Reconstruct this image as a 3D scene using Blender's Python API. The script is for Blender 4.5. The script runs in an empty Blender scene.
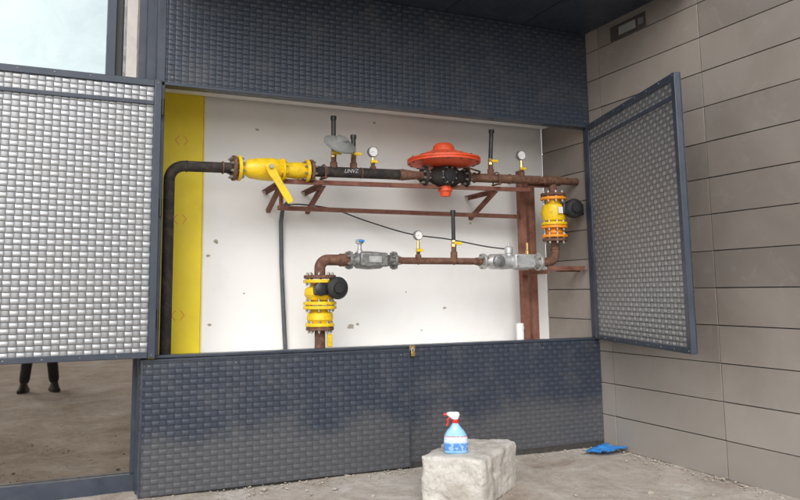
import bpy, bmesh, math, random
from mathutils import Vector, Matrix, noise
random.seed(7)
S=bpy.context.scene
V=Vector
# ------------------------------------------------------------------ materials
def newmat(name):
    m=bpy.data.materials.new(name); m.use_nodes=True
    nt=m.node_tree; b=nt.nodes["Principled BSDF"]; return m,nt,b
def ramp(nt,fac,stops):
    r=nt.nodes.new("ShaderNodeValToRGB"); e=r.color_ramp.elements
    while len(e)<len(stops): e.new(0.5)
    for i,(p,c) in enumerate(stops):
        e[i].position=p; e[i].color=(c[0],c[1],c[2],1) if not isinstance(c,(int,float)) else (c,c,c,1)
    nt.links.new(fac,r.inputs[0]); return r.outputs[0]
def noisen(nt,co,scale,detail=6,rough=.6,dist=0):
    n=nt.nodes.new("ShaderNodeTexNoise"); n.inputs["Scale"].default_value=scale
    n.inputs["Detail"].default_value=detail; n.inputs["Roughness"].default_value=rough
    n.inputs["Distortion"].default_value=dist
    nt.links.new(co,n.inputs["Vector"]); return n.outputs["Fac"]
def coords(nt): return nt.nodes.new("ShaderNodeTexCoord").outputs["Object"]
def mth(nt,op,a,b=None,c=None):
    n=nt.nodes.new("ShaderNodeMath"); n.operation=op
    for i,x in enumerate((a,b,c)):
        if x is None: continue
        if isinstance(x,(int,float)): n.inputs[i].default_value=x
        else: nt.links.new(x,n.inputs[i])
    return n.outputs[0]
def mixc(nt,f,a,b,mode='MIX'):
    n=nt.nodes.new("ShaderNodeMix"); n.data_type='RGBA'; n.blend_type=mode
    if isinstance(f,(int,float)): n.inputs[0].default_value=f
    else: nt.links.new(f,n.inputs[0])
    for i,x in ((6,a),(7,b)):
        if isinstance(x,tuple): n.inputs[i].default_value=(x[0],x[1],x[2],1)
        else: nt.links.new(x,n.inputs[i])
    return n.outputs[2]
def bump(nt,b,h,strength,dist):
    n=nt.nodes.new("ShaderNodeBump"); n.inputs["Strength"].default_value=strength; n.inputs["Distance"].default_value=dist
    nt.links.new(h,n.inputs["Height"]); nt.links.new(n.outputs[0],b.inputs["Normal"])
def paint(name,c1,c2,scale=12,rough=.45,metal=0,bs=.3,bd=.002,lo=.35,hi=.7,rv=.2):
    m,nt,b=newmat(name); co=coords(nt)
    f=noisen(nt,co,scale,6,.65,.3)
    nt.links.new(ramp(nt,f,[(lo,c1),(hi,c2)]),b.inputs["Base Color"])
    f2=noisen(nt,co,scale*4,3)
    nt.links.new(ramp(nt,f2,[(.3,max(0.03,rough-rv/2)),(.7,min(1,rough+rv/2))]),b.inputs["Roughness"])
    b.inputs["Metallic"].default_value=metal
    if bs>0: bump(nt,b,f2,bs,bd)
    return m
def weave(name,c1,c2,a,h,rough,metal,depth,dirt=(.3,.27,.22),dirtamt=.25,strength=1.0,low=.5):
    """stamped sheet: basket weave of alternating horizontal and vertical pillows"""
    m,nt,b=newmat(name); co=coords(nt)
    sp=nt.nodes.new("ShaderNodeSeparateXYZ"); nt.links.new(co,sp.inputs[0])
    v=mth(nt,'DIVIDE',sp.outputs[2],h); u=mth(nt,'DIVIDE',sp.outputs[0],a)
    su=mth(nt,'SINE',mth(nt,'MULTIPLY',u,math.pi)); sv=mth(nt,'SINE',mth(nt,'MULTIPLY',v,math.pi))
    au=mth(nt,'ABSOLUTE',su); av=mth(nt,'ABSOLUTE',sv)
    sel=mth(nt,'GREATER_THAN',mth(nt,'MULTIPLY',su,sv),0.0)
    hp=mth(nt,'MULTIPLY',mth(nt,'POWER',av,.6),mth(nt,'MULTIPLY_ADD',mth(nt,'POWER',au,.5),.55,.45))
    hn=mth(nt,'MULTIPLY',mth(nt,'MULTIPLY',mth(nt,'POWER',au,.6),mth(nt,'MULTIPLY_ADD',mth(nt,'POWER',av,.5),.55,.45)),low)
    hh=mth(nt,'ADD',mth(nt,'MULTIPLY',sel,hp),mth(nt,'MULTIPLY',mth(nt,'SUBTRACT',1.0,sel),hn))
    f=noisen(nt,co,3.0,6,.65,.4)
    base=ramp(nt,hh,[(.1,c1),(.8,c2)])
    dn=ramp(nt,f,[(.5,0.0),(.72,dirtamt)])
    # splash dust just above the ground
    zf=ramp(nt,mth(nt,'ADD',sp.outputs[2],mth(nt,'MULTIPLY',f,-.6)),[(0.0,.35),(.18,0.0)])
    col=mixc(nt,mth(nt,'MAXIMUM',dn,zf),base,dirt)
    nt.links.new(col,b.inputs["Base Color"])
    nt.links.new(ramp(nt,f,[(.3,rough-.05),(.75,rough+.15)]),b.inputs["Roughness"])
    b.inputs["Metallic"].default_value=metal
    bump(nt,b,hh,strength,depth); return m
M={}
M['navy']=paint('navy_paint',(.028,.038,.058),(.05,.06,.08),5,.38,0,.15,.001)
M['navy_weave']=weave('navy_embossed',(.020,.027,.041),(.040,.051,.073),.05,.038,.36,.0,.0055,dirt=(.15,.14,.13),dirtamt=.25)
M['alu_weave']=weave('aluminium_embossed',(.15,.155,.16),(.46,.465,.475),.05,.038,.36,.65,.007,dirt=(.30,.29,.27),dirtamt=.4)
M['white']=paint('white_wall',(.81,.805,.79),(.73,.72,.70),1.8,.8,0,.12,.002,.5,.85)
M['yellow_wall']=paint('yellow_painted_wall',(.86,.68,.02),(.76,.56,.03),4,.55,0,.1,.001,.4,.9)
M['yellow']=paint('yellow_enamel',(.82,.55,.01),(.48,.29,.02),22,.42,0,.2,.001,.48,.8)
M['orange_y']=paint('orange_yellow_enamel',(.85,.30,.01),(.55,.18,.02),22,.4,0,.2,.001,.5,.8)
M['orange']=paint('orange_red_enamel',(.72,.085,.02),(.42,.05,.02),14,.48,0,.2,.001,.48,.85)
M['rust']=paint('rusty_steel',(.085,.034,.022),(.22,.12,.075),28,.8,.05,.5,.002)
M['rust_red']=paint('red_oxide_steel',(.14,.045,.028),(.27,.13,.09),9,.75,.05,.4,.002)
M['black_pipe']=paint('black_pipe_paint',(.018,.016,.015),(.085,.06,.045),14,.8,.0,.4,.001,.45,.8)
M['black']=paint('black_plastic',(.012,.012,.013),(.025,.025,.026),30,.4,0,.1,.0005)
M['grey_metal']=paint('cast_grey_metal',(.14,.14,.14),(.33,.33,.32),20,.45,.5,.5,.002)
M['grey_paint']=paint('dull_grey_casting',(.20,.21,.20),(.30,.31,.30),8,.5,.1,.2,.001)
M['silver']=paint('cast_aluminium',(.42,.42,.42),(.66,.66,.66),20,.45,.6,.4,.002)
M['bolt']=paint('zinc_bolt',(.3,.29,.27),(.5,.48,.42),40,.4,.8,.2,.001)
M['hose']=paint('grey_conduit',(.06,.07,.08),(.10,.11,.12),15,.5,0,.1,.001)
M['gauge_face']=paint('gauge_face_white',(.8,.8,.78),(.74,.74,.72),30,.3,0,.0,.001)
M['joint']=paint('dark_joint',(.03,.028,.026),(.06,.055,.05),15,.9)
M['blue']=paint('blue_plastic_sheet',(.02,.20,.6),(.04,.28,.72),10,.35,0,.3,.01)
M['skin']=paint('skin',(.5,.3,.22),(.55,.34,.25),20,.5)
M['jacket']=paint('jacket_cloth',(.05,.055,.07),(.08,.08,.10),30,.9)
M['trouser']=paint('trouser_cloth',(.03,.03,.035),(.05,.05,.055),30,.9)
M['shoe']=paint('shoe_leather',(.012,.011,.010),(.03,.025,.02),20,.5)
M['brass']=paint('brass',(.5,.34,.12),(.6,.42,.18),20,.3,.9,.1,.001)
M['fill']=paint('dark_void',(.02,.02,.02),(.03,.03,.03),5,.9)
M['cap_red']=paint('bottle_trigger_white',(.75,.75,.75),(.7,.7,.7),20,.4,0,0,.001)
M['trig_red']=paint('bottle_trigger_red',(.6,.03,.02),(.55,.03,.02),20,.35,0,0,.001)
def tile_mat():
    m,nt,b=newmat('taupe_cladding_tile'); co=coords(nt)
    f=noisen(nt,co,1.3,6,.6,.5); g=noisen(nt,co,60,3,.6)
    geo=nt.nodes.new("ShaderNodeNewGeometry")
    isl=geo.outputs["Random Per Island"]
    c=ramp(nt,f,[(.3,(.215,.186,.162)),(.7,(.29,.256,.227))])
    k=ramp(nt,isl,[(0,.82),(1,1.12)])
    c2=mixc(nt,1.0,c,k,'MULTIPLY')
    dst=noisen(nt,co,5,6,.7,1.0)
    sp=nt.nodes.new("ShaderNodeSeparateXYZ"); nt.links.new(co,sp.inputs[0])
    zf=ramp(nt,mth(nt,'MULTIPLY',mth(nt,'ADD',sp.outputs[2],mth(nt,'MULTIPLY',dst,-.6)),.6),[(0.0,.45),(.5,0.0)])
    fac=mth(nt,'MAXIMUM',ramp(nt,dst,[(.55,0.0),(.8,.4)]),zf)
    c3=mixc(nt,fac,c2,(.41,.38,.34))
    nt.links.new(c3,b.inputs["Base Color"]); b.inputs["Roughness"].default_value=.5
    bump(nt,b,g,.15,.001); return m
M['tile']=tile_mat()
def glass_mat(name,c1,c2):
    m,nt,b=newmat(name); co=coords(nt)
    f=noisen(nt,co,2.5,6,.7,.6)
    nt.links.new(ramp(nt,f,[(.4,c1),(.8,c2)]),b.inputs["Base Color"])
    b.inputs["Metallic"].default_value=1
    nt.links.new(ramp(nt,f,[(.5,.015),(.9,.06)]),b.inputs["Roughness"])
    return m
M['glass']=glass_mat('tinted_reflective_glass',(.34,.30,.26),(.44,.40,.355))
M['glass2']=glass_mat('clear_reflective_glass',(.36,.41,.40),(.43,.48,.465))
def ground_mat():
    m,nt,b=newmat('dusty_concrete_ground'); co=coords(nt)
    a=noisen(nt,co,1.3,8,.68,.9); g=noisen(nt,co,14,6,.7,.2); h=noisen(nt,co,90,4,.7)
    c=ramp(nt,a,[(.34,(.27,.215,.17)),(.46,(.40,.345,.29)),(.56,(.46,.415,.365)),(.66,(.56,.52,.47))])
    c2=mixc(nt,ramp(nt,g,[(.45,0.0),(.75,.6)]),c,(.22,.175,.135))
    c3=mixc(nt,ramp(nt,h,[(.5,0.0),(.8,.55)]),c2,(.64,.61,.56))
    nt.links.new(c3,b.inputs["Base Color"]); b.inputs["Roughness"].default_value=.9
    s=mth(nt,'ADD',mth(nt,'MULTIPLY',g,.7),mth(nt,'MULTIPLY',h,.3))
    bump(nt,b,s,.8,.02); return m
M['ground']=ground_mat()
def stone_mat():
    m,nt,b=newmat('pale_pitted_concrete'); co=coords(nt)
    a=noisen(nt,co,5,8,.7,.4); g=noisen(nt,co,26,6,.75); h=noisen(nt,co,80,4,.7)
    c=ramp(nt,a,[(.35,(.42,.385,.335)),(.5,(.58,.55,.50)),(.7,(.68,.655,.61))])
    pit=ramp(nt,g,[(.34,1.0),(.44,0.0)])
    c2=mixc(nt,mth(nt,'MULTIPLY',pit,.65),c,(.27,.235,.19))
    nt.links.new(c2,b.inputs["Base Color"]); b.inputs["Roughness"].default_value=.95
    s=mth(nt,'ADD',mth(nt,'MULTIPLY',g,.75),mth(nt,'MULTIPLY',h,.25))
    bump(nt,b,s,1.0,.018); return m
M['stone']=stone_mat()
M['debris']=paint('rubble',(.45,.41,.35),(.30,.26,.21),9,.95,0,.6,.01)
def bottle_mat():
    m,nt,b=newmat('blue_cleaner_bottle'); co=coords(nt)
    sp=nt.nodes.new("ShaderNodeSeparateXYZ"); nt.links.new(co,sp.inputs[0])
    f=noisen(nt,co,30,3)
    c=ramp(nt,sp.outputs[2],[(0.0,(.16,.38,.62)),(.1,(.24,.50,.72))])
    nt.links.new(mixc(nt,ramp(nt,f,[(.4,0.0),(.6,.15)]),c,(.7,.85,.9)),b.inputs["Base Color"])
    b.inputs["Roughness"].default_value=.18
    return m
M['bottle']=bottle_mat()
def label_mat():
    m,nt,b=newmat('bottle_label'); co=coords(nt)
    sp=nt.nodes.new("ShaderNodeSeparateXYZ"); nt.links.new(co,sp.inputs[0])
    n=noisen(nt,co,45,2)
    c=ramp(nt,mth(nt,'MULTIPLY',sp.outputs[2],6.0),[(0,(.05,.2,.55)),(.38,(.08,.25,.6)),(.45,(.60,.70,.82)),(.62,(.65,.74,.82)),(.66,(.55,.08,.08))])
    nt.links.new(mixc(nt,ramp(nt,n,[(.5,0.0),(.56,.6)]),c,(.45,.6,.75)),b.inputs["Base Color"])
    b.inputs["Roughness"].default_value=.3; return m
M['label']=label_mat()
# ------------------------------------------------------------------ geometry helpers
def empty(name,loc=(0,0,0),rotz=0):
    e=bpy.data.objects.new(name,None); e.empty_display_size=.1; e.location=loc; e.rotation_euler=(0,0,rotz)
    S.collection.objects.link(e); return e
def finish(name,bm,mat,parent=None,bevel=0,smooth=True,seg=2):
    me=bpy.data.meshes.new(name); bmesh.ops.recalc_face_normals(bm,faces=bm.faces[:])
    bm.to_mesh(me); bm.free()
    mats=mat if isinstance(mat,(list,tuple)) else [mat]
    for k in mats: me.materials.append(M[k] if isinstance(k,str) else k)
    if smooth:
        for p in me.polygons: p.use_smooth=True
        me.set_sharp_from_angle(angle=math.radians(35))
    o=bpy.data.objects.new(name,me); S.collection.objects.link(o)
    if parent: o.parent=parent
    if bevel:
        b=o.modifiers.new("b",'BEVEL'); b.width=bevel; b.segments=seg; b.limit_method='ANGLE'
    return o
def addbox(bm,x0,x1,y0,y1,z0,z1,mi=0):
    vs=[bm.verts.new((x,y,z)) for x in (x0,x1) for y in (y0,y1) for z in (z0,z1)]
    fs=[(0,1,3,2),(4,6,7,5),(0,4,5,1),(2,3,7,6),(0,2,6,4),(1,5,7,3)]
    for f in fs:
        fc=bm.faces.new([vs[i] for i in f]); fc.material_index=mi
def box(name,x0,x1,y0,y1,z0,z1,mat,parent=None,bevel=.003):
    bm=bmesh.new(); addbox(bm,x0,x1,y0,y1,z0,z1); return finish(name,bm,mat,parent,bevel)
def frame_of(d):
    d=V(d).normalized(); a=V((0,0,1)) if abs(d.z)<.9 else V((1,0,0))
    u=d.cross(a).normalized(); w=d.cross(u).normalized(); return d,u,w
def addlathe(bm,o,d,prof,seg=32,mi=0):
    d,u,w=frame_of(d); o=V(o); rings=[]
    for t,r in prof:
        if r<1e-6: rings.append([bm.verts.new(o+d*t)])
        else: rings.append([bm.verts.new(o+d*t+(u*math.cos(2*math.pi*i/seg)+w*math.sin(2*math.pi*i/seg))*r) for i in range(seg)])
    for a,b in zip(rings,rings[1:]):
        for i in range(seg):
            j=(i+1)%seg
            if len(a)==1 and len(b)==1: continue
            if len(a)==1: f=bm.faces.new((a[0],b[i],b[j]))
            elif len(b)==1: f=bm.faces.new((a[i],a[j],b[0]))
            else: f=bm.faces.new((a[i],a[j],b[j],b[i]))
            f.material_index=mi
    if len(rings[0])>1: bm.faces.new(rings[0]).material_index=mi
    if len(rings[-1])>1: bm.faces.new(rings[-1]).material_index=mi
def lathe(name,o,d,prof,mat,parent=None,seg=32):
    bm=bmesh.new(); addlathe(bm,o,d,prof,seg); return finish(name,bm,mat,parent)
def cyl(name,p0,p1,r,mat,parent=None,ch=0,seg=24):
    p0,p1=V(p0),V(p1); L=(p1-p0).length
    pr=[(0,r),(L,r)] if not ch else [(0,r-ch),(ch,r),(L-ch,r),(L,r-ch)]
    return lathe(name,p0,p1-p0,pr,mat,parent,seg)
def smoothpath(pts,R,n=8):
    pts=[V(p) for p in pts]; out=[pts[0]]
    for i in range(1,len(pts)-1):
        a,b,c=pts[i-1:i+2]; d1=(a-b).normalized(); d2=(c-b).normalized()
        ang=d1.angle(d2)
        if abs(ang-math.pi)<.02: out.append(b); continue
        t=min(R/math.tan(ang/2),(a-b).length*.49,(c-b).length*.49)
        rr=t*math.tan(ang/2); cen=b+(d1+d2).normalized()*(rr/math.sin(ang/2))
        vs=(b+d1*t)-cen; ve=(b+d2*t)-cen; om=vs.angle(ve)
        for k in range(n+1):
            s=k/n; q=(vs*math.sin((1-s)*om)+ve*math.sin(s*om))/math.sin(om); out.append(cen+q)
    out.append(pts[-1]); return out
def sweep(name,pts,r,mat,parent=None,seg=20,R=None,n=8):
    path=smoothpath(pts,R,n) if R else [V(p) for p in pts]
    bm=bmesh.new(); rings=[]; u=None
    for i,p in enumerate(path):
        t=(path[min(i+1,len(path)-1)]-path[max(i-1,0)]).normalized()
        if u is None: _,u,_=frame_of(t)
        u=(u-t*u.dot(t)).normalized(); w=t.cross(u)
        rings.append([bm.verts.new(p+(u*math.cos(2*math.pi*k/seg)+w*math.sin(2*math.pi*k/seg))*r) for k in range(seg)])
    for a,b in zip(rings,rings[1:]):
        for k in range(seg):
            j=(k+1)%seg; bm.faces.new((a[k],a[j],b[j],b[k]))
    bm.faces.new(rings[0]); bm.faces.new(rings[-1])
    return finish(name,bm,mat,parent)
def flange(name,c,d,r,th,mat,parent,nb=8,boltmat='bolt',hub=True):
    dd,u,w=frame_of(d); c=V(c); bm=bmesh.new()
    addlathe(bm,c-dd*th/2,dd,[(0,r-.003),(.003,r),(th-.003,r),(th,r-.003)],36)
    for i in range(nb):
        a=2*math.pi*(i+.5)/nb; q=c+(u*math.cos(a)+w*math.sin(a))*r*.78
        addlathe(bm,q-dd*(th/2+.016),dd,[(0,.011),(th+.032,.011)],6,1)
        addlathe(bm,q-dd*(th/2+.024),dd,[(0,.006),(th+.048,.006)],8,1)
    return finish(name,bm,[mat,boltmat],parent)
def angle_bar(name,p0,p1,w,t,up,mat,parent):
    p0,p1=V(p0),V(p1); d=(p1-p0).normalized(); up=V(up); up=(up-d*up.dot(d)).normalized(); s=d.cross(up)
    prof=[(0,0),(w,0),(w,t),(t,t),(t,w),(0,w)]
    bm=bmesh.new(); A=[bm.verts.new(p0+s*a+up*b) for a,b in prof]; B=[bm.verts.new(p1+s*a+up*b) for a,b in prof]
    n=len(prof)
    for i in range(n): bm.faces.new((A[i],A[(i+1)%n],B[(i+1)%n],B[i]))
    bm.faces.new(A); bm.faces.new(B)
    return finish(name,bm,mat,parent,.001)
# ------------------------------------------------------------------ ground
bm=bmesh.new(); N=170
def gmap(t): return t*9+ (abs(t)**7)*t*400
xs=[gmap(-1+2*i/N)+1.5 for i in range(N+1)]; ys=[gmap(-1+2*i/N)-2.0 for i in range(N+1)]
grid=[[None]*(N+1) for _ in range(N+1)]
for i,x in enumerate(xs):
    for j,y in enumerate(ys):
        z=0
        if abs(x)<14 and abs(y)<14:
            z=.018*noise.noise(V((x*1.1,y*1.1,0)))+.010*noise.noise(V((x*4,y*4,3)))-.012
        grid[i][j]=bm.verts.new((x,y,z))
for i in range(N):
    for j in range(N): bm.faces.new((grid[i][j],grid[i+1][j],grid[i+1][j+1],grid[i][j+1]))
finish('ground',bm,'ground')
bm=bmesh.new()
def chunk(c,s):
    r=bmesh.ops.create_icosphere(bm,subdivisions=1,radius=s)
    sx,sy,sz=random.uniform(.7,1.4),random.uniform(.7,1.4),random.uniform(.3,.8); k=random.random()*9
    rot=Matrix.Rotation(random.random()*6,3,'Z')
    for v in r['verts']:
        n_=1+.45*noise.noise(v.co/s+V((k,k*2,0)))
        v.co=rot@V((v.co.x*sx*n_,v.co.y*sy*n_,v.co.z*sz*n_))+V(c)
for i in range(1300):
    if random.random()<.5: x=random.uniform(-1,6); y=-abs(random.gauss(0,.12))-.03
    else: x=random.uniform(-1,7); y=random.uniform(-2.6,-.05)
    if x>4.44: x=random.uniform(1,4.4)
    s=random.choice([.003,.004,.004,.005,.006,.008,.011]) if random.random()<.985 else .022
    chunk((x,y,s*.2-.008),s)
for i in range(120):
    y=random.uniform(-1.8,-.05); chunk((4.44-abs(random.gauss(0,.06)),y,-.004),random.choice([.005,.008,.012]))
finish('rubble',bm,'debris',smooth=False)
# ------------------------------------------------------------------ main numbers
XL,XLl,XM,XR=.632,.52,2.54,4.47
ZT,ZL,ZS=2.87,.91,3.753
YB=.72
tw=empty('tiled_wall')
bm=bmesh.new()
ycuts=[-7.3,-6.1,-4.9,-3.7,-2.49,-1.29,-.17,YB+.0]
g=.0035
z=-.29
while z<5.3:
    for a,b_ in zip(ycuts,ycuts[1:]):
        dx=random.uniform(-.0015,.0015)
        addbox(bm,XR+dx,XR+.02,a+g,b_-g,z+g+random.uniform(-.001,.001),z+.275-g)
    z+=.275
finish('tiles',bm,'tile',tw,.0015)
box('backing',XR+.012,XR+.3,-7.3,YB,-.3,5.3,'joint',tw,0)
vent=empty('wall_light_fixture')
box('housing',XR-.012,XR-.002,-.77,-.35,3.565,3.695,'joint',vent,.003)
box('diffuser',XR-.018,XR-.0125,-.66,-.46,3.59,3.665,'grey_paint',vent,.003)
box('bezel_1',XR-.016,XR-.0125,-.75,-.69,3.60,3.66,'grey_metal',vent,.002)
cab=empty('gas_cabinet')
box('back_wall',XL-.1,XR,YB,YB+.15,-.05,ZS,'white',cab,0)
box('yellow_wall_strip',XL-.09,1.035,YB-.03,YB-.001,.0,ZS-.1,'yellow_wall',cab,.002)
box('yellow_corner_bead',1.036,1.042,YB-.034,YB-.001,.0,ZS-.1,'yellow_wall',cab,.001)
box('cabinet_floor',XL,XR-.003,.06,YB-.035,.80,.84,'white',cab,0)
box('inner_ceiling',XL,XR-.003,.08,YB-.035,2.99,3.02,'white',cab,0)
box('side_wall',XL-.12,XL-.06,.08,YB+.1,0,ZS,'navy',cab,0)
box('header_panel_1',XL,XM-.004,-.012,.06,ZT,ZS-.003,'navy_weave',cab,.003)
box('header_panel_2',XM+.004,XR-.003,-.012,.06,ZT,ZS-.003,'navy_weave',cab,.003)
box('header_seam',XM-.0035,XM+.0035,-.006,.05,ZT,ZS-.003,'navy',cab,0)
box('header_drip_edge',XL-.004,XR-.003,-.02,.08,ZT-.022,ZT-.001,'navy',cab,.003)
box('header_side',XL-.06,XL-.001,-.012,.25,ZT,ZS-.003,'navy',cab,.003)
box('lower_panel_1',XLl,XM+.012,-.032,.05,0.0,ZL-.004,'navy_weave',cab,.004)
box('lower_panel_2',XM+.014,XR-.003,-.014,.05,0.03,ZL,'navy_weave',cab,.004)
box('lower_rail',XL-.02,XR-.003,-.02,.08,ZL+.001,ZL+.02,'navy',cab,.003)
box('lower_trim_1',XLl,XLl+.012,-.038,-.033,0.0,ZL-.004,'navy',cab,.001)
box('lower_trim_2',XM+.001,XM+.012,-.038,-.033,0.0,ZL-.004,'navy',cab,.001)
box('lower_trim_3',XLl+.0125,XM+.0005,-.037,-.033,ZL-.018,ZL-.004,'navy',cab,.001)
box('lower_side',XLl+.003,XLl+.05,.051,.27,0.0,ZL-.004,'navy',cab,.003)
box('plinth',XLl+.02,XR-.003,-.008,.04,-.03,.029,'joint',cab,0)
box('jamb_left',XL-.055,XL+.0,-.02,.07,ZL+.021,ZT-.023,'navy',cab,.003)
box('jamb_right',XR-.035,XR-.003,-.01,.05,ZL+.021,ZT-.023,'navy',cab,.003)
bm=bmesh.new()
for x in (XLl+.05,XLl+.65,1.75,XM-.06,XM+.07,3.2,3.85,XR-.06):
    for zz in (.07,ZL-.05):
        addlathe(bm,(x,-.013 if x>XM else -.031,zz),(0,-1,0),[(0,.006),(.004,.005),(.005,.003)],10)
for x in (XL+.05,1.3,1.9,XM-.06,XM+.06,3.2,3.9,XR-.06):
    for zz in (ZT+.04,ZS-.06): addlathe(bm,(x,-.011,zz),(0,-1,0),[(0,.006),(.004,.005),(.005,.003)],10)
finish('rivets',bm,'grey_metal',cab)
can=empty('canopy')
box('soffit',XL-.05,XR-.003,-1.25,.9,ZS,ZS+.05,'navy',can,.003)
box('soffit_fascia',XL-.05,XR-.003,-1.29,-1.251,ZS-.03,ZS+.3,'navy',can,.003)
bm=bmesh.new()
for x in (1.35,2.15,2.95,3.75): addbox(bm,x,x+.006,-1.25,-.014,ZS-.004,ZS-.0005)
finish('soffit_joints',bm,'black',can)
gf=empty('glass_facade')
GY=.25
box('glass_lower',-4.5,XLl-.03,GY,GY+.02,.11,2.45,'glass',gf,0)
box('glass_upper',-4.5,.235,GY,GY+.02,2.53,5.5,'glass2',gf,0)
box('glass_upper_narrow',.373,.46,GY+.03,GY+.05,2.53,5.5,'glass',gf,0)
box('sill',-4.5,XLl+.0,GY-.06,GY+.06,-.02,.108,'navy',gf,.004)
box('transom',-4.5,XLl,GY-.03,GY+.06,2.452,2.528,'navy',gf,.003)
box('mullion_1',.237,.30,GY-.05,GY+.06,2.53,5.5,'navy',gf,.003)
box('mullion_2',.301,.35,GY-.0,GY+.06,2.53,5.5,'black',gf,.003)
box('mullion_3',.352,.372,GY-.05,GY+.06,2.53,5.5,'grey_metal',gf,.003)
box('mullion_4',.461,.57,GY-.05,GY+.06,2.53,5.5,'navy',gf,.003)
box('mullion_5',XLl-.03,XLl,GY-.03,GY+.06,.109,2.451,'navy',gf,.003)
box('mullion_6',-1.6,-1.53,GY-.04,GY+.06,.109,5.5,'navy',gf,.003)
box('building_core',-4.5,XLl,GY+.07,GY+.6,-.02,5.5,'fill',gf,0)
us=empty('building_wall')
box('upper_wall',XL,XR+.3,.1,.6,ZS+.06,5.5,'white',us,0)
# ------------------------------------------------------------------ doors
def door(name,loc,rot,w,sgn):
    d=empty(name,loc,rot); h0,h1=.92,ZT-.01; fw=.05; zb=h1-.155
    def bx(n,a,b,*r):
        a,b=(a*sgn,b*sgn); return box(n,min(a,b),max(a,b),*r)
    bx('stile_hinge',0,fw,-.022,.022,h0,h1,'navy',d,.004)
    bx('stile_free',w-fw,w,-.022,.022,h0,h1,'navy',d,.004)
    bx('rail_top',fw+.0005,w-fw-.0005,-.021,.021,h1-fw,h1,'navy',d,.004)
    bx('rail_bottom',fw+.0005,w-fw-.0005,-.021,.021,h0,h0+fw*.8,'navy',d,.004)
    bx('rail_mid',fw+.0005,w-fw-.0005,-.021,.021,zb-.03,zb,'navy',d,.004)
    bx('panel_strip',fw-.004,w-fw+.004,-.008,-.002,zb-.001,h1-fw+.001,'alu_weave',d,0)
    bx('panel_main',fw-.004,w-fw+.004,-.008,-.002,h0+fw*.8-.001,zb-.029,'alu_weave',d,0)
    bx('outer_skin',.002,w-.002,.023,.028,h0+.002,h1-.002,'navy_weave',d,0)
    bm=bmesh.new()
    for i in range(9):
        x=sgn*(fw*.5+ (w-fw)*i/8)
        for zz in (h0+.02,h1-.02): addlathe(bm,(x,-.0215,zz),(0,-1,0),[(0,.006),(.003,.004)],8)
    finish('screws',bm,'grey_metal',d)
    bm=bmesh.new()
    for zz in (h0+.2,(h0+h1)/2,h1-.25): addlathe(bm,(-sgn*.012,0,zz),(0,0,1),[(0,.012),(.12,.012)],12)
    finish('hinges',bm,'black',d)
    return d
door('cabinet_door',(XL-.03,-.065,0),math.radians(0.5),1.85,-1)
hx,hy=4.415,-.05; fx,fy=3.895,-1.585
L=math.hypot(fx-hx,fy-hy); ang=math.atan2(fy-hy,fx-hx)
door('cabinet_door',(hx,hy,0),ang,L,1)
lk=empty('padlock')
box('body',2.555,2.59,-.062,-.040,.845,.885,'brass',lk,.004)
sweep('shackle',[(2.562,-.051,.884),(2.562,-.051,.91),(2.583,-.051,.91),(2.583,-.051,.884)],.004,'silver',lk,8,R=.009)
box('hasp',2.55,2.60,-.0395,-.0375,.89,.93,'brass',lk,.001)
# ------------------------------------------------------------------ pipework
PY=.2
def zu(x): return 2.285+.02*x
def P(x,z=None,y=PY): return V((x,y,zu(x) if z is None else z))
up=V((1,0,.02)).normalized()
e=empty('inlet_pipe')
sweep('pipe',[(.705,PY,.842),(.705,PY,zu(.705)),(1.17,PY,zu(1.17))],.041,'black_pipe',e,24,R=.11,n=12)
flange('weld_ring',P(1.10),up,.050,.012,'rust',e,nb=0)
flange('weld_ring_2',P(.83),up,.045,.01,'black_pipe',e,nb=0)
e=empty('ball_valve')
flange('flange_1',P(1.185),up,.098,.026,'rust',e)
flange('flange_2',P(1.225),up,.098,.026,'yellow',e)
lathe('body',P(1.235),up,[(0,.055),(.04,.055),(.07,.075),(.16,.088),(.25,.092),(.30,.085),(.33,.065),(.40,.062),(.47,.07),(.51,.062),(.54,.055)],'yellow',e)
flange('flange_3',P(1.775),up,.092,.024,'yellow',e)
flange('flange_4',P(1.81),up,.092,.024,'rust',e)
flange('body_joint',P(1.57),up,.094,.018,'yellow',e,nb=8,boltmat='yellow')
cyl('stem',P(1.44,y=.12),P(1.44,y=.055),.024,'yellow',e,.003)
lathe('stem_nut',P(1.44,y=.058),(0,-1,0),[(0,.018),(.02,.018)],'bolt',e,6)
bm=bmesh.new()
pa=P(1.43,y=.07); pb=V((1.60,.06,2.04)); dd=(pb-pa).normalized(); side=dd.cross(V((0,1,0))).normalized()
vs=[]
for p,w in ((pa-dd*.03,.03),(pa+dd*.05,.036),(pa+dd*.12,.028),(pb-dd*.05,.03),(pb,.024)):
    vs.append([bm.verts.new(p+side*w+V((0,k,0))) for k in (0,-.012)]+[bm.verts.new(p-side*w+V((0,k,0))) for k in (-.012,0)])
for a,b in zip(vs,vs[1:]):
    for k in range(4): bm.faces.new((a[k],a[(k+1)%4],b[(k+1)%4],b[k]))
bm.faces.new(vs[0]); bm.faces.new(vs[-1])
finish('lever',bm,'yellow',e,.003)
e=empty('upper_gas_pipe')
cyl('pipe_1',P(1.82),P(2.60),.044,'black_pipe',e)
lathe('reducer',P(2.60),up,[(0,.044),(.02,.05),(.12,.038),(.16,.036),(.22,.036)],'rust',e)
lathe('pipe_2',P(3.26),up,[(0,.036),(.06,.036),(.09,.040),(.2,.040),(.78,.040)],'rust',e)
cyl('pipe_3',P(4.0),P(4.465),.034,'rust',e)
lathe('tee_socket',P(4.08),up,[(0,.036),(.01,.046),(.18,.046),(.19,.036)],'rust',e)
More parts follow.
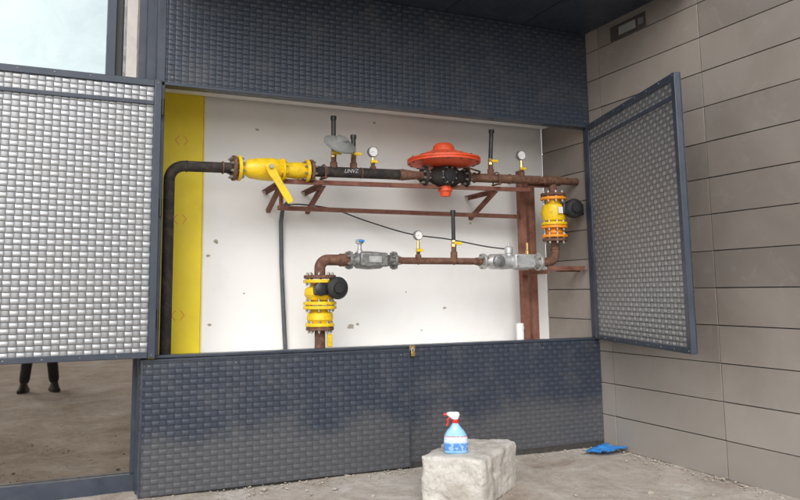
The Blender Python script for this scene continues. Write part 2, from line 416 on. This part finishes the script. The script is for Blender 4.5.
for i,x in enumerate((1.93,2.24,2.59,3.33,3.70)): lathe('weld_%d'%i,P(x),up,[(0,.040),(.004,.047),(.01,.047),(.014,.040)],'rust',e,24)
cu=bpy.data.curves.new('pipe_mark','FONT'); cu.body='UNVZ'; cu.size=.045; cu.shear=.3; cu.extrude=.0006; cu.materials.append(M['silver'])
to=bpy.data.objects.new('pipe_mark',cu); to.rotation_euler=(math.radians(90),math.radians(-4),0); to.location=(2.08,PY-.0455,zu(2.1)-.012); S.collection.objects.link(to); to.parent=e
RX=3.03; e=empty('pressure_regulator'); rz=zu(RX)
flange('flange_in',P(2.835),up,.085,.024,'black_pipe',e)
flange('flange_out',P(3.245),up,.085,.024,'black_pipe',e)
lathe('valve_body',P(2.84),up,[(0,.05),(.05,.05),(.11,.085),(.2,.10),(.29,.085),(.35,.05),(.41,.05)],'black_pipe',e)
lathe('front_cap',P(RX,y=.13),(0,-1,0),[(0,.07),(.03,.07),(.035,.06),(.05,.055),(.055,.0)],'black',e)
flange('front_cap_ring',P(RX,y=.125),(0,1,0),.085,.014,'black_pipe',e,8)
lathe('neck',V((RX,PY,rz+.05)),(0,0,1),[(0,.075),(.03,.06),(.06,.08)],'black_pipe',e)
lathe('diaphragm_case',V((RX,PY,2.425)),(0,0,1),[(0,.08),(.005,.16),(.018,.24),(.03,.27),(.034,.318),(.050,.318),(.0505,.31),(.056,.31),(.0565,.318),(.072,.318),(.080,.27),(.105,.225),(.128,.16),(.138,.12),(.14,.095)],'orange',e,56)
lathe('spring_dome',V((RX,PY,2.56)),(0,0,1),[(0,.11),(.014,.11),(.018,.095),(.05,.09),(.070,.075),(.080,.045),(.083,0)],'orange',e)
bm=bmesh.new()
for i in range(16):
    a=2*math.pi*i/16; addlathe(bm,V((RX+.298*math.cos(a),PY+.298*math.sin(a),2.450)),(0,0,1),[(0,.010),(.058,.010)],6)
finish('rim_bolts',bm,'rust',e)
lathe('bottom_cap',V((RX+.01,PY,rz-.085)),(0,0,-1),[(0,.05),(.02,.05),(.022,.062),(.045,.062),(.05,.05),(.09,.042),(.095,0)],'orange',e,24)
sweep('impulse_line',[(RX+.2,PY-.05,2.43),(RX+.26,PY-.1,2.40),(RX+.34,PY-.05,2.40),(RX+.34,PY,zu(3.37)+.03)],.008,'rust',e,8,R=.03)
def stub(name,x,z0,z1,r,handle=None,topmat='black',tilt=0):
    e=empty(name); b=V((x,PY,z0))
    lathe('socket',b-V((0,0,.01)),(0,0,1),[(0,.03),(.06,.03),(.065,.022),(.10,.022)],'rust',e,20)
    lathe('valve_body',b+V((0,0,.09)),(0,0,1),[(0,.018),(.004,.024),(.02,.024),(.03,.019),(.045,.024),(.06,.018)],'brass',e,6)
    t=V((x+tilt,PY,z1)); cyl('riser',b+V((0,0,.15)),t,r,topmat,e,.002,16)
    lathe('cap',t-V((0,0,.03)),(0,0,1),[(0,r+.006),(.03,r+.006),(.033,r)],topmat,e,12)
    if handle:
        box('handle',x-.012,x+.055,PY-.045,PY-.035,z0+.11,z0+.135,handle,e,.003)
        cyl('handle_stem',(x,PY-.034,z0+.122),(x,PY,z0+.122),.008,'bolt',e)
    return e
stub('vent_riser',2.005,zu(2)+.03,2.79,.019,'yellow')
stub('vent_riser',2.18,zu(2.18)+.03,2.645,.019,'yellow')
stub('vent_riser',3.51,zu(3.51)+.03,2.80,.019,'yellow',tilt=.02)
stub('vent_riser',3.11,1.64,2.05,.017,'yellow')
def gauge(name,x,z0,zc,r,handle='yellow'):
    e=empty(name); b=V((x,PY,z0))
    lathe('socket',b-V((0,0,.01)),(0,0,1),[(0,.026),(.04,.026),(.045,.016),(.07,.016)],'rust',e,16)
    lathe('cock',b+V((0,0,.05)),(0,0,1),[(0,.014),(.004,.02),(.03,.02),(.034,.014),(max(.05,zc-z0-.05-r),.010)],'brass',e,6)
    box('cock_handle',x-.03,x+.03,PY-.04,PY-.03,z0+.055,z0+.078,handle,e,.003)
    cyl('handle_stem',(x,PY-.03,z0+.066),(x,PY,z0+.066),.007,'bolt',e)
    lathe('case',V((x,PY+.02,zc)),(0,-1,0),[(0,r*.9),(.003,r),(.035,r),(.038,r*.96),(.040,r*.90),(.036,r*.88)],'grey_metal',e,32)
    lathe('dial',V((x,PY-.0165,zc)),(0,-1,0),[(0,r*.86),(.001,r*.86)],'gauge_face',e,32)
    bm=bmesh.new()
    for i in range(9):
        a=math.radians(225-i*33.75)
        p=V((x+math.cos(a)*r*.7,PY-.0178,zc+math.sin(a)*r*.7)); addlathe(bm,p,(0,-1,0),[(0,.0022),(.0006,.0022)],6)
    a=math.radians(200); d=V((math.cos(a),0,math.sin(a)))
    s=V((-d.z,0,d.x))*.0025
    q=[V((x,PY-.0185,zc))+k for k in (s,-s,d*r*.65)]
    bm.faces.new([bm.verts.new(k) for k in q])
    finish('needle',bm,'black',e)
gauge('pressure_gauge',2.355,zu(2.355)+.03,2.515,.045)
gauge('pressure_gauge',3.84,zu(3.84)+.03,2.585,.045)
gauge('pressure_gauge',2.765,1.63,1.825,.04)
e=empty('relief_regulator'); c=V((2.03,.115,2.545)); ax=V((.12,-.62,.75))
lathe('case',c,ax,[(-.045,.05),(-.03,.11),(-.016,.122),(-.014,.138),(.0,.138),(.002,.125),(.015,.11),(.03,.07),(.035,.05),(.055,.048),(.058,0)],'grey_paint',e,40)
cyl('connector',(2.005,PY,2.50),c,.02,'brass',e)
vx=4.185; e=empty('gear_valve')
def vflange(n,z,r,mat,x=vx,nb=8): return flange(n,(x,PY,z),(0,0,1),r,.026,mat,e,nb)
vflange('flange_1',2.235,.115,'rust'); vflange('flange_2',2.20,.118,'orange_y')
lathe('body_upper',V((vx,PY,2.185)),(0,0,-1),[(0,.06),(.03,.06),(.05,.10),(.12,.118),(.19,.10),(.21,.06),(.225,.06)],'yellow',e)
vflange('flange_3',1.965,.118,'yellow')
vflange('flange_4',1.935,.118,'orange_y')
lathe('body_lower',V((vx,PY,1.92)),(0,0,-1),[(0,.07),(.02,.075),(.04,.08),(.06,.06),(.07,.06)],'orange_y',e)
vflange('flange_5',1.85,.118,'orange_y'); vflange('flange_6',1.815,.112,'rust')
cyl('actuator_shaft',(vx,PY,2.085),(4.28,.10,2.10),.03,'yellow',e)
lathe('gearbox',V((4.325,.13,2.10)),(-.15,-1,0),[(0,.07),(.01,.085),(.07,.09),(.085,.08),(.09,.045),(.11,.04),(.112,0)],'black',e)
box('gearbox_block',4.20,4.43,.07,.15,2.04,2.15,'black',e,.012)
box('nameplate',4.14,4.19,.072,.078,2.05,2.11,'gauge_face',e,.001)
vx=1.885; e=empty('gear_valve')
vflange('flange_1',1.475,.128,'rust',vx); vflange('flange_2',1.44,.132,'yellow',vx)
lathe('body_upper',V((vx,PY,1.425)),(0,0,-1),[(0,.065),(.02,.07),(.04,.115),(.09,.125),(.13,.10),(.14,.07),(.15,.07)],'yellow',e)
vflange('flange_3',1.268,.132,'yellow',vx); vflange('flange_4',1.235,.132,'yellow',vx)
lathe('body_lower',V((vx,PY,1.22)),(0,0,-1),[(0,.07),(.015,.075),(.03,.10),(.08,.105),(.11,.075),(.12,.07)],'yellow',e)
vflange('flange_5',1.10,.115,'yellow',vx); vflange('flange_6',1.07,.11,'rust',vx)
cyl('actuator_shaft',(vx,PY,1.355),(1.96,.08,1.37),.03,'black',e)
lathe('gearbox',V((1.97,.10,1.385)),(.05,-1,0),[(0,.07),(.01,.082),(.07,.088),(.082,.078),(.088,.045),(.105,.04),(.107,0)],'black',e)
box('gearbox_block',1.80,2.05,.06,.13,1.33,1.42,'black',e,.014)
lathe('gearbox_boss',V((1.84,.07,1.375)),(0,-1,0),[(0,.05),(.03,.05),(.04,.03),(.042,0)],'black',e)
e=empty('lower_gas_pipe'); LZ=1.61
cyl('riser_right',(4.185,PY,2.33),(4.185,PY,2.23),.036,'rust',e)
sweep('elbow_right',[(4.185,PY,1.81),(4.185,PY,LZ),(4.0,PY,LZ)],.038,'rust',e,24,R=.085,n=10)
cyl('elbow_collar_1',(4.185,PY,1.725),(4.185,PY,1.74),.044,'rust',e,.003)
cyl('elbow_collar_2',(4.075,PY,LZ),(4.09,PY,LZ),.044,'rust',e,.003)
cyl('pipe_mid',(2.54,PY,LZ),(3.40,PY,LZ),.029,'rust',e)
for i,x in enumerate((2.60,2.765,3.11,3.33)): lathe('weld_%d'%i,V((x-.006,PY,LZ)),(1,0,0),[(0,.028),(.003,.033),(.009,.033),(.012,.028)],'rust',e,20)
sweep('elbow_left',[(2.14,PY,LZ),(1.885,PY,LZ),(1.885,PY,1.47)],.044,'rust',e,24,R=.09,n=12)
cyl('collar_left',(2.05,PY,LZ),(2.10,PY,LZ),.052,'rust',e,.004)
cyl('pipe_down',(1.885,PY,1.07),(1.885,PY,.842),.042,'rust',e)
box('tag',1.925,1.965,.13,.15,.93,1.03,'yellow',e,.006)
cyl('outlet_stub',(4.2,PY+.02,LZ-.07),(4.465,PY+.02,LZ-.07),.018,'rust',e)
e=empty('gas_filter')
flange('flange_1',(2.135,PY,LZ),(1,0,0),.075,.022,'grey_metal',e,6)
flange('flange_2',(2.535,PY,LZ),(1,0,0),.075,.022,'grey_metal',e,6)
lathe('body',V((2.14,PY,LZ)),(1,0,0),[(0,.05),(.04,.05),(.06,.068),(.16,.075),(.27,.068),(.30,.05),(.39,.045)],'grey_metal',e)
box('cover',2.20,2.44,.10,.145,LZ-.055,LZ+.06,'grey_metal',e,.012)
box('nameplate',2.27,2.38,.094,.099,LZ-.02,LZ+.03,'silver',e,.001)
bm=bmesh.new()
for x in (2.22,2.42):
    for z_ in (LZ-.035,LZ+.04): addlathe(bm,(x,.099,z_),(0,-1,0),[(0,.009),(.008,.009)],6)
finish('cover_bolts',bm,'bolt',e)
lathe('top_port',V((2.22,PY-.02,LZ+.05)),(0,0,1),[(0,.025),(.03,.025),(.035,.017),(.08,.017),(.085,.032),(.11,.034),(.12,.02)],'silver',e,20)
box('blue_handle',2.195,2.245,.13,.15,LZ+.145,LZ+.162,'blue',e,.004)
e=empty('solenoid_valve')
flange('flange_1',(3.40,PY,LZ),(1,0,0),.07,.022,'silver',e,6)
flange('flange_2',(3.99,PY,LZ),(1,0,0),.078,.024,'silver',e,6)
lathe('body',V((3.40,PY,LZ)),(1,0,0),[(0,.05),(.05,.05),(.08,.066),(.2,.07),(.3,.062),(.34,.072),(.46,.075),(.52,.06),(.59,.05)],'silver',e)
box('cover',3.68,3.90,.105,.16,LZ-.06,LZ+.065,'silver',e,.01)
lathe('round_cover',V((3.52,.14,LZ)),(0,-1,0),[(0,.055),(.03,.055),(.035,.045),(.04,.02),(.042,0)],'grey_metal',e)
lathe('coil',V((3.66,PY-.02,LZ+.05)),(0,0,1),[(0,.03),(.02,.03),(.025,.038),(.075,.038),(.08,.03),(.09,.012),(.11,.012)],'silver',e,24)
lathe('test_port',V((3.86,PY-.02,LZ+.05)),(0,0,1),[(0,.02),(.05,.02),(.055,.013),(.12,.013),(.122,0)],'brass',e,16)
bm=bmesh.new()
for x in (3.70,3.88):
    for z_ in (LZ-.04,LZ+.045): addlathe(bm,(x,.104,z_),(0,-1,0),[(0,.009),(.008,.009)],6)
finish('cover_bolts',bm,'bolt',e)
e=empty('pipe_support_frame')
angle_bar('front_rail',(1.53,.20,2.205),(3.93,.20,2.25),.04,.005,(0,0,1),'rust_red',e)
angle_bar('lower_rail',(1.62,.50,2.03),(4.02,.50,2.035),.04,.005,(0,0,1),'rust_red',e)
angle_bar('end_leg',(1.545,.20,2.01),(1.545,.20,2.22),.035,.005,(0,-1,0),'rust_red',e)
for i,x in enumerate((1.55,1.90,3.55)):
    angle_bar('cross_%d'%i,(x,.19,2.215+.02*(x-1.5)),(x+.03,.71,2.22+.02*(x-1.5)),.04,.005,(0,0,-1),'rust_red',e)
    angle_bar('brace_%d'%i,(x+.01,.22,2.20+.02*(x-1.5)),(x+.03,.71,2.03),.035,.005,(0,0,1),'rust_red',e)
    box('clamp_%d'%i,x+.0,x+.035,.14,.26,zu(x)-.058,zu(x)-.049,'rust_red',e,.001)
    sweep('u_bolt_%d'%i,[(x+.017,.145,zu(x)-.07),(x+.017,.145,zu(x)+.055),(x+.017,.255,zu(x)+.055),(x+.017,.255,zu(x)-.07)],.006,'rust',e,8,R=.05)
box('post_1',4.005,4.07,.47,.53,.842,2.50,'rust_red',e,.002)
box('post_2',4.12,4.19,.49,.55,.842,2.42,'rust_red',e,.002)
for i,z_ in enumerate((2.36,1.53)): angle_bar('arm_%d'%i,(4.04,.47,z_-.03),(4.04,.12,z_-.03),.04,.005,(0,0,1),'rust_red',e)
angle_bar('arm_link',(3.93,.24,2.30),(4.18,.24,2.305),.04,.005,(0,0,1),'rust_red',e)
box('post_foot',3.97,4.22,.44,.58,.841,.85,'rust_red',e,.002)
angle_bar('side_shelf',(4.06,.14,1.53),(4.46,.14,1.535),.04,.005,(0,0,1),'rust_red',e)
e=empty('plastic_sleeve')
lathe('tube',V((3.935,.44,.842)),(0,0,1),[(0,.034),(.21,.034),(.21,.030),(.02,.030)],'gauge_face',e,20)
lathe('collar',V((3.935,.44,1.0)),(0,0,1),[(0,.0345),(.001,.038),(.02,.038),(.021,.0345)],'gauge_face',e,20)
e=empty('grey_conduit')
sweep('conduit',[(1.71,.48,2.10),(1.70,.62,2.07),(1.70,.67,1.95),(1.71,.685,1.6),(1.73,.685,1.2),(1.75,.685,.842)],.018,'hose',e,14,R=.10,n=6)
e=empty('signal_cable')
def cr(pts,n=8):
    pts=[V(p) for p in pts]; q=[pts[0]]+pts+[pts[-1]]; o=[]
    for i in range(1,len(q)-2):
        a,b,c,d=q[i-1:i+3]
        for k in range(n):
            t=k/n; o.append(.5*((2*b)+(c-a)*t+(2*a-5*b+4*c-d)*t*t+(3*b-a-3*c+d)*t**3))
    o.append(pts[-1]); return o
sweep('cable',cr([(1.72,.55,2.08),(1.85,.60,2.10),(2.15,.6,2.07),(2.45,.6,1.98),(2.85,.55,1.87),(3.2,.45,1.82),(3.5,.3,1.75),(3.66,.18,1.72)]),.006,'black',e,8)
bm=bmesh.new()
for (x,z_,s) in ((1.16,1.78,.03),(1.10,1.66,.02),(2.35,1.05,.035),(2.42,1.07,.02),(2.6,2.9,.02),(3.3,1.2,.02),(1.5,2.75,.018),(3.6,2.0,.015),(4.3,1.5,.03),(2.2,1.4,.012),(1.12,1.1,.018),(3.05,1.0,.014),(1.4,1.35,.01),(2.9,1.35,.01)):
    n_=9; pts=[(x+s*math.cos(2*math.pi*i/n_)*random.uniform(.5,1.3),z_+s*.7*math.sin(2*math.pi*i/n_)*random.uniform(.4,1.2)) for i in range(n_)]
    bm.faces.new([bm.verts.new((a,YB-.0015,b)) for a,b in pts])
finish('plaster_chips',bm,'debris',cab)
bm=bmesh.new()
for zz in (1.18,1.95,2.6):
    for k in (-1,1):
        x0_=.86+k*.045
        a=[(x0_-.03*k,zz-.04),(x0_+.0*k,zz),(x0_-.03*k,zz+.04),(x0_-.022*k,zz+.04),(x0_+.01*k,zz),(x0_-.022*k,zz-.04)]
        bm.faces.new([bm.verts.new((p,YB-.0325,q)) for p,q in a])
finish('painted_arrows',bm,'orange_y',cab)
# ------------------------------------------------------------------ stone block
bm=bmesh.new()
cs=[(2.17,-.92),(2.48,-1.20),(3.06,-.73),(2.72,-.44)]
def bl(u,v):
    return V(cs[0]+(0,))*(1-u)*(1-v)+V(cs[1]+(0,))*(u)*(1-v)+V(cs[2]+(0,))*u*v+V(cs[3]+(0,))*(1-u)*v
bmesh.ops.create_cube(bm,size=1)
bmesh.ops.subdivide_edges(bm,edges=bm.edges[:],cuts=44,use_grid_fill=True)
for v in bm.verts:
    q=V(v.co); e2=sorted((abs(q.x),abs(q.y),abs(q.z)))[1]
    edge=max(0,(e2-.40)/.10)
    k=noise.noise(V((q.x*5+3,q.y*5,q.z*5)))
    q*=1-(.035+.05*max(0,k))*edge**2
    u,w,t=q.x+.5,q.y+.5,q.z+.5
    b=bl(u,w); z_=t*.32-.02-.01*(w)*t
    c=V((b.x,b.y,z_)); n1=noise.noise(c*5); n2=noise.noise(c*13+V((5,5,5))); n3=noise.noise(c*34)
    cen=V((2.60,-.82,.13)); dirn=(c-cen).normalized()
    chip=-.022*max(0,noise.noise(c*9+V((1,7,2)))-.25)*2
    v.co=c+dirn*(.016*n1+.009*n2+.005*n3+chip)
finish('stone_block',bm,'stone')
# ------------------------------------------------------------------ spray bottle
bpy.context.view_layer.update()
hit=[v.co.z for v in bpy.data.objects['stone_block'].data.vertices if (v.co.x-2.42)**2+(v.co.y+.96)**2<.006]
bz=sorted(hit)[-max(1,len(hit)//12)] if hit else .28
e=empty('spray_bottle',(2.42,-.96,bz-.002),math.radians(-25))
def loft(name,secs,mat,parent,seg=28,pw=.75):
    bm=bmesh.new(); R=[]
    for z_,rx,ry,ox in secs:
        R.append([bm.verts.new((ox+rx*math.copysign(abs(math.cos(2*math.pi*i/seg))**pw,math.cos(2*math.pi*i/seg)),ry*math.copysign(abs(math.sin(2*math.pi*i/seg))**pw,math.sin(2*math.pi*i/seg)),z_)) for i in range(seg)])
    for a,b in zip(R,R[1:]):
        for i in range(seg): bm.faces.new((a[i],a[(i+1)%seg],b[(i+1)%seg],b[i]))
    bm.faces.new(R[0]); bm.faces.new(R[-1]); return finish(name,bm,mat,parent)
loft('body',[(0,.068,.034,0),(.005,.076,.040,0),(.06,.079,.041,0),(.115,.073,.040,0),(.145,.055,.035,0),(.165,.036,.027,0),(.185,.022,.02,0),(.195,.018,.018,0)],'bottle',e)
loft('label',[(.022,.0785,.0415,0),(.06,.0805,.0425,0),(.112,.0755,.0415,0)],'label',e)
cyl('collar',(0,0,.19),(0,0,.215),.022,'trig_red',e,.003)
loft('trigger_head',[(.215,.018,.014,0),(.225,.030,.016,-.006),(.245,.044,.017,-.014),(.258,.040,.014,-.014),(.262,.028,.008,-.012)],'cap_red',e)
cyl('nozzle',(-.055,0,.245),(-.076,0,.245),.010,'trig_red',e,.002)
sweep('trigger',[(-.034,0,.232),(-.050,0,.212),(-.048,0,.19),(-.058,0,.172)],.007,'trig_red',e,8,R=.01)
bm=bmesh.new(); n_=26; gv=[[None]*(n_+1) for _ in range(n_+1)]
for i in range(n_+1):
    for j in range(n_+1):
        u,w=i/n_,j/n_; x=4.13+.30*u+.04*math.sin(7*w); y=-.33+.27*w*(1-.35*(1-u))
        z_=.006+.03*abs(noise.noise(V((x*14,y*14,1))))+.018*u
        gv[i][j]=bm.verts.new((x,y,z_))
for i in range(n_):
    for j in range(n_): bm.faces.new((gv[i][j],gv[i+1][j],gv[i+1][j+1],gv[i][j+1]))
finish('plastic_sheet',bm,'blue')
# ------------------------------------------------------------------ photographer (seen in the glass)
ph=empty('photographer',(-.24,-5.68,0))
def skin(name,verts,edges,mat,parent,sub=2):
    me=bpy.data.meshes.new(name); me.from_pydata([v[0] for v in verts],edges,[]); me.materials.append(M[mat])
    o=bpy.data.objects.new(name,me); S.collection.objects.link(o); o.parent=parent
    o.modifiers.new('s','SKIN')
    for i,v in enumerate(verts):
        r=v[1]; me.skin_vertices[0].data[i].radius=(r,r) if isinstance(r,(int,float)) else r
        me.skin_vertices[0].data[i].use_root=(i==0)
    m=o.modifiers.new('d','SUBSURF'); m.levels=sub; m.render_levels=sub
    for p in me.polygons: p.use_smooth=True
    return o
skin('trousers',[((0,0,.93),(.15,.11)),((-.10,0,.86),.10),((-.16,.02,.48),.08),((-.20,0,.09),.075),((.10,0,.86),.10),((.15,.03,.48),.08),((.20,.02,.09),.075),((0,0,1.02),(.15,.1))],
     [(0,1),(1,2),(2,3),(0,4),(4,5),(5,6),(0,7)],'trouser',ph)
skin('jacket',[((0,0,1.0),(.155,.11)),((0,0,1.2),(.16,.11)),((0,0,1.38),(.17,.11)),((0,0,1.46),(.07,.065)),((-.19,0,1.37),.062),((-.25,.10,1.13),.05),((-.09,.27,1.24),.036),((.19,0,1.37),.062),((.25,.10,1.13),.05),((.09,.27,1.24),.036)],
     [(0,1),(1,2),(2,3),(2,4),(4,5),(5,6),(2,7),(7,8),(8,9)],'jacket',ph)
skin('head',[((0,.0,1.47),.05),((0,.015,1.53),.055),((0,.03,1.58),(.07,.08)),((0,.02,1.66),(.078,.092)),((0,.01,1.71),(.06,.07)),],[(0,1),(1,2),(2,3),(3,4)],'skin',ph)
skin('hair',[((0,-.01,1.66),(.082,.085)),((0,-.01,1.72),(.066,.075))],[(0,1)],'shoe',ph)
bm=bmesh.new(); addlathe(bm,(0,.10,1.60),(0,.5,-1),[(0,.006),(.02,.012),(.035,.014),(.042,.0)],12)
for s in (-1,1): addlathe(bm,(s*.075,.015,1.61),(s,0,0),[(0,.02),(.008,.024),(.014,.015)],12)
finish('nose_and_ears',bm,'skin',ph)
bm=bmesh.new()
for s in (-1,1): addlathe(bm,(s*.03,.108,1.635),(0,1,0),[(0,.009),(.004,.006)],10)
addbox(bm,-.022,.022,.104,.110,1.562,1.568)
finish('eyes_and_mouth',bm,'shoe',ph)
for s in (-1,1):
    vs=[((s*.085,.275,1.25),.030),((s*.078,.30,1.29),.030),((s*.072,.305,1.325),.026)]; ed=[(0,1),(1,2)]
    for k in range(4):
        i=len(vs); z0_=1.30+k*.018
        vs+= [((s*.070,.315,z0_),.010),((s*.060,.330,z0_+.004),.009),((s*.045,.318,z0_+.006),.008)]
        ed+=[(1,i),(i,i+1),(i+1,i+2)]
    i=len(vs); vs+=[((s*.062,.285,1.30),.011),((s*.048,.275,1.325),.009)]; ed+=[(0,i),(i,i+1)]
    skin('hand_%d'%(1 if s<0 else 2),vs,ed,'skin',ph,1)
box('phone',-.055,.055,.290,.299,1.30,1.375,'black',ph,.003)
for i,(sx,yaw_) in enumerate(((-.20,.35),(.20,-.35))):
    se=loft('shoe_%d'%(i+1),[(0,.056,.155,0),(.025,.058,.158,0),(.045,.054,.145,0)],'shoe',ph,24,.8)
    se.location=(sx,.05,0); se.rotation_euler=(0,0,yaw_)
    up_=loft('shoe_upper_%d'%(i+1),[(.04,.052,.14,0),(.07,.05,.11,0),(.10,.046,.075,0),(.13,.044,.06,0)],'shoe',ph,24,.9)
    up_.location=(sx,.03,0); up_.rotation_euler=(0,0,yaw_)
# ------------------------------------------------------------------ world and sun
w=bpy.data.worlds.new("World"); S.world=w; w.use_nodes=True; nt=w.node_tree
bg=nt.nodes["Background"]; sky=nt.nodes.new("ShaderNodeTexSky"); sky.sky_type='NISHITA'; sky.sun_disc=False
EL,AZ=math.radians(38),math.radians(208)
sky.sun_elevation=EL; sky.sun_rotation=AZ; sky.air_density=1.0; sky.dust_density=2.0; sky.ozone_density=1.0
hs=nt.nodes.new("ShaderNodeHueSaturation"); hs.inputs["Saturation"].default_value=.3; hs.inputs["Value"].default_value=1.75
nt.links.new(sky.outputs[0],hs.inputs["Color"]); nt.links.new(hs.outputs[0],bg.inputs[0]); bg.inputs[1].default_value=.15
sl=bpy.data.lights.new("sun",'SUN'); sl.energy=1.1; sl.angle=math.radians(35); sl.color=(1,.97,.93)
so=bpy.data.objects.new("sun",sl); S.collection.objects.link(so)
sd=V((math.sin(AZ)*math.cos(EL),math.cos(AZ)*math.cos(EL),math.sin(EL)))
so.rotation_euler=sd.to_track_quat('Z','Y').to_euler(); so.location=(0,-10,12)
# ------------------------------------------------------------------ camera
yaw,pitch,roll=.4024,.1196,-.0090
F=V((math.sin(yaw)*math.cos(pitch),math.cos(yaw)*math.cos(pitch),math.sin(pitch)))
R0=V((math.cos(yaw),-math.sin(yaw),0)); U0=R0.cross(F)
Rr=R0*math.cos(roll)+U0*math.sin(roll); Uu=-R0*math.sin(roll)+U0*math.cos(roll)
cd=bpy.data.cameras.new("camera"); cd.sensor_width=36; cd.lens=36*712.93/800
cd.shift_x=(400-366.05)/800; cd.shift_y=-(250-206.63)/800; cd.clip_end=2000; cd.clip_start=.05
co=bpy.data.objects.new("camera",cd); S.collection.objects.link(co)
mt=Matrix((Rr,Uu,-F)).transposed().to_4x4(); mt.translation=V((0,-5.1784,1.35)); co.matrix_world=mt
S.camera=co
S.view_settings.view_transform='Standard'; S.view_settings.look='None'; S.view_settings.exposure=0
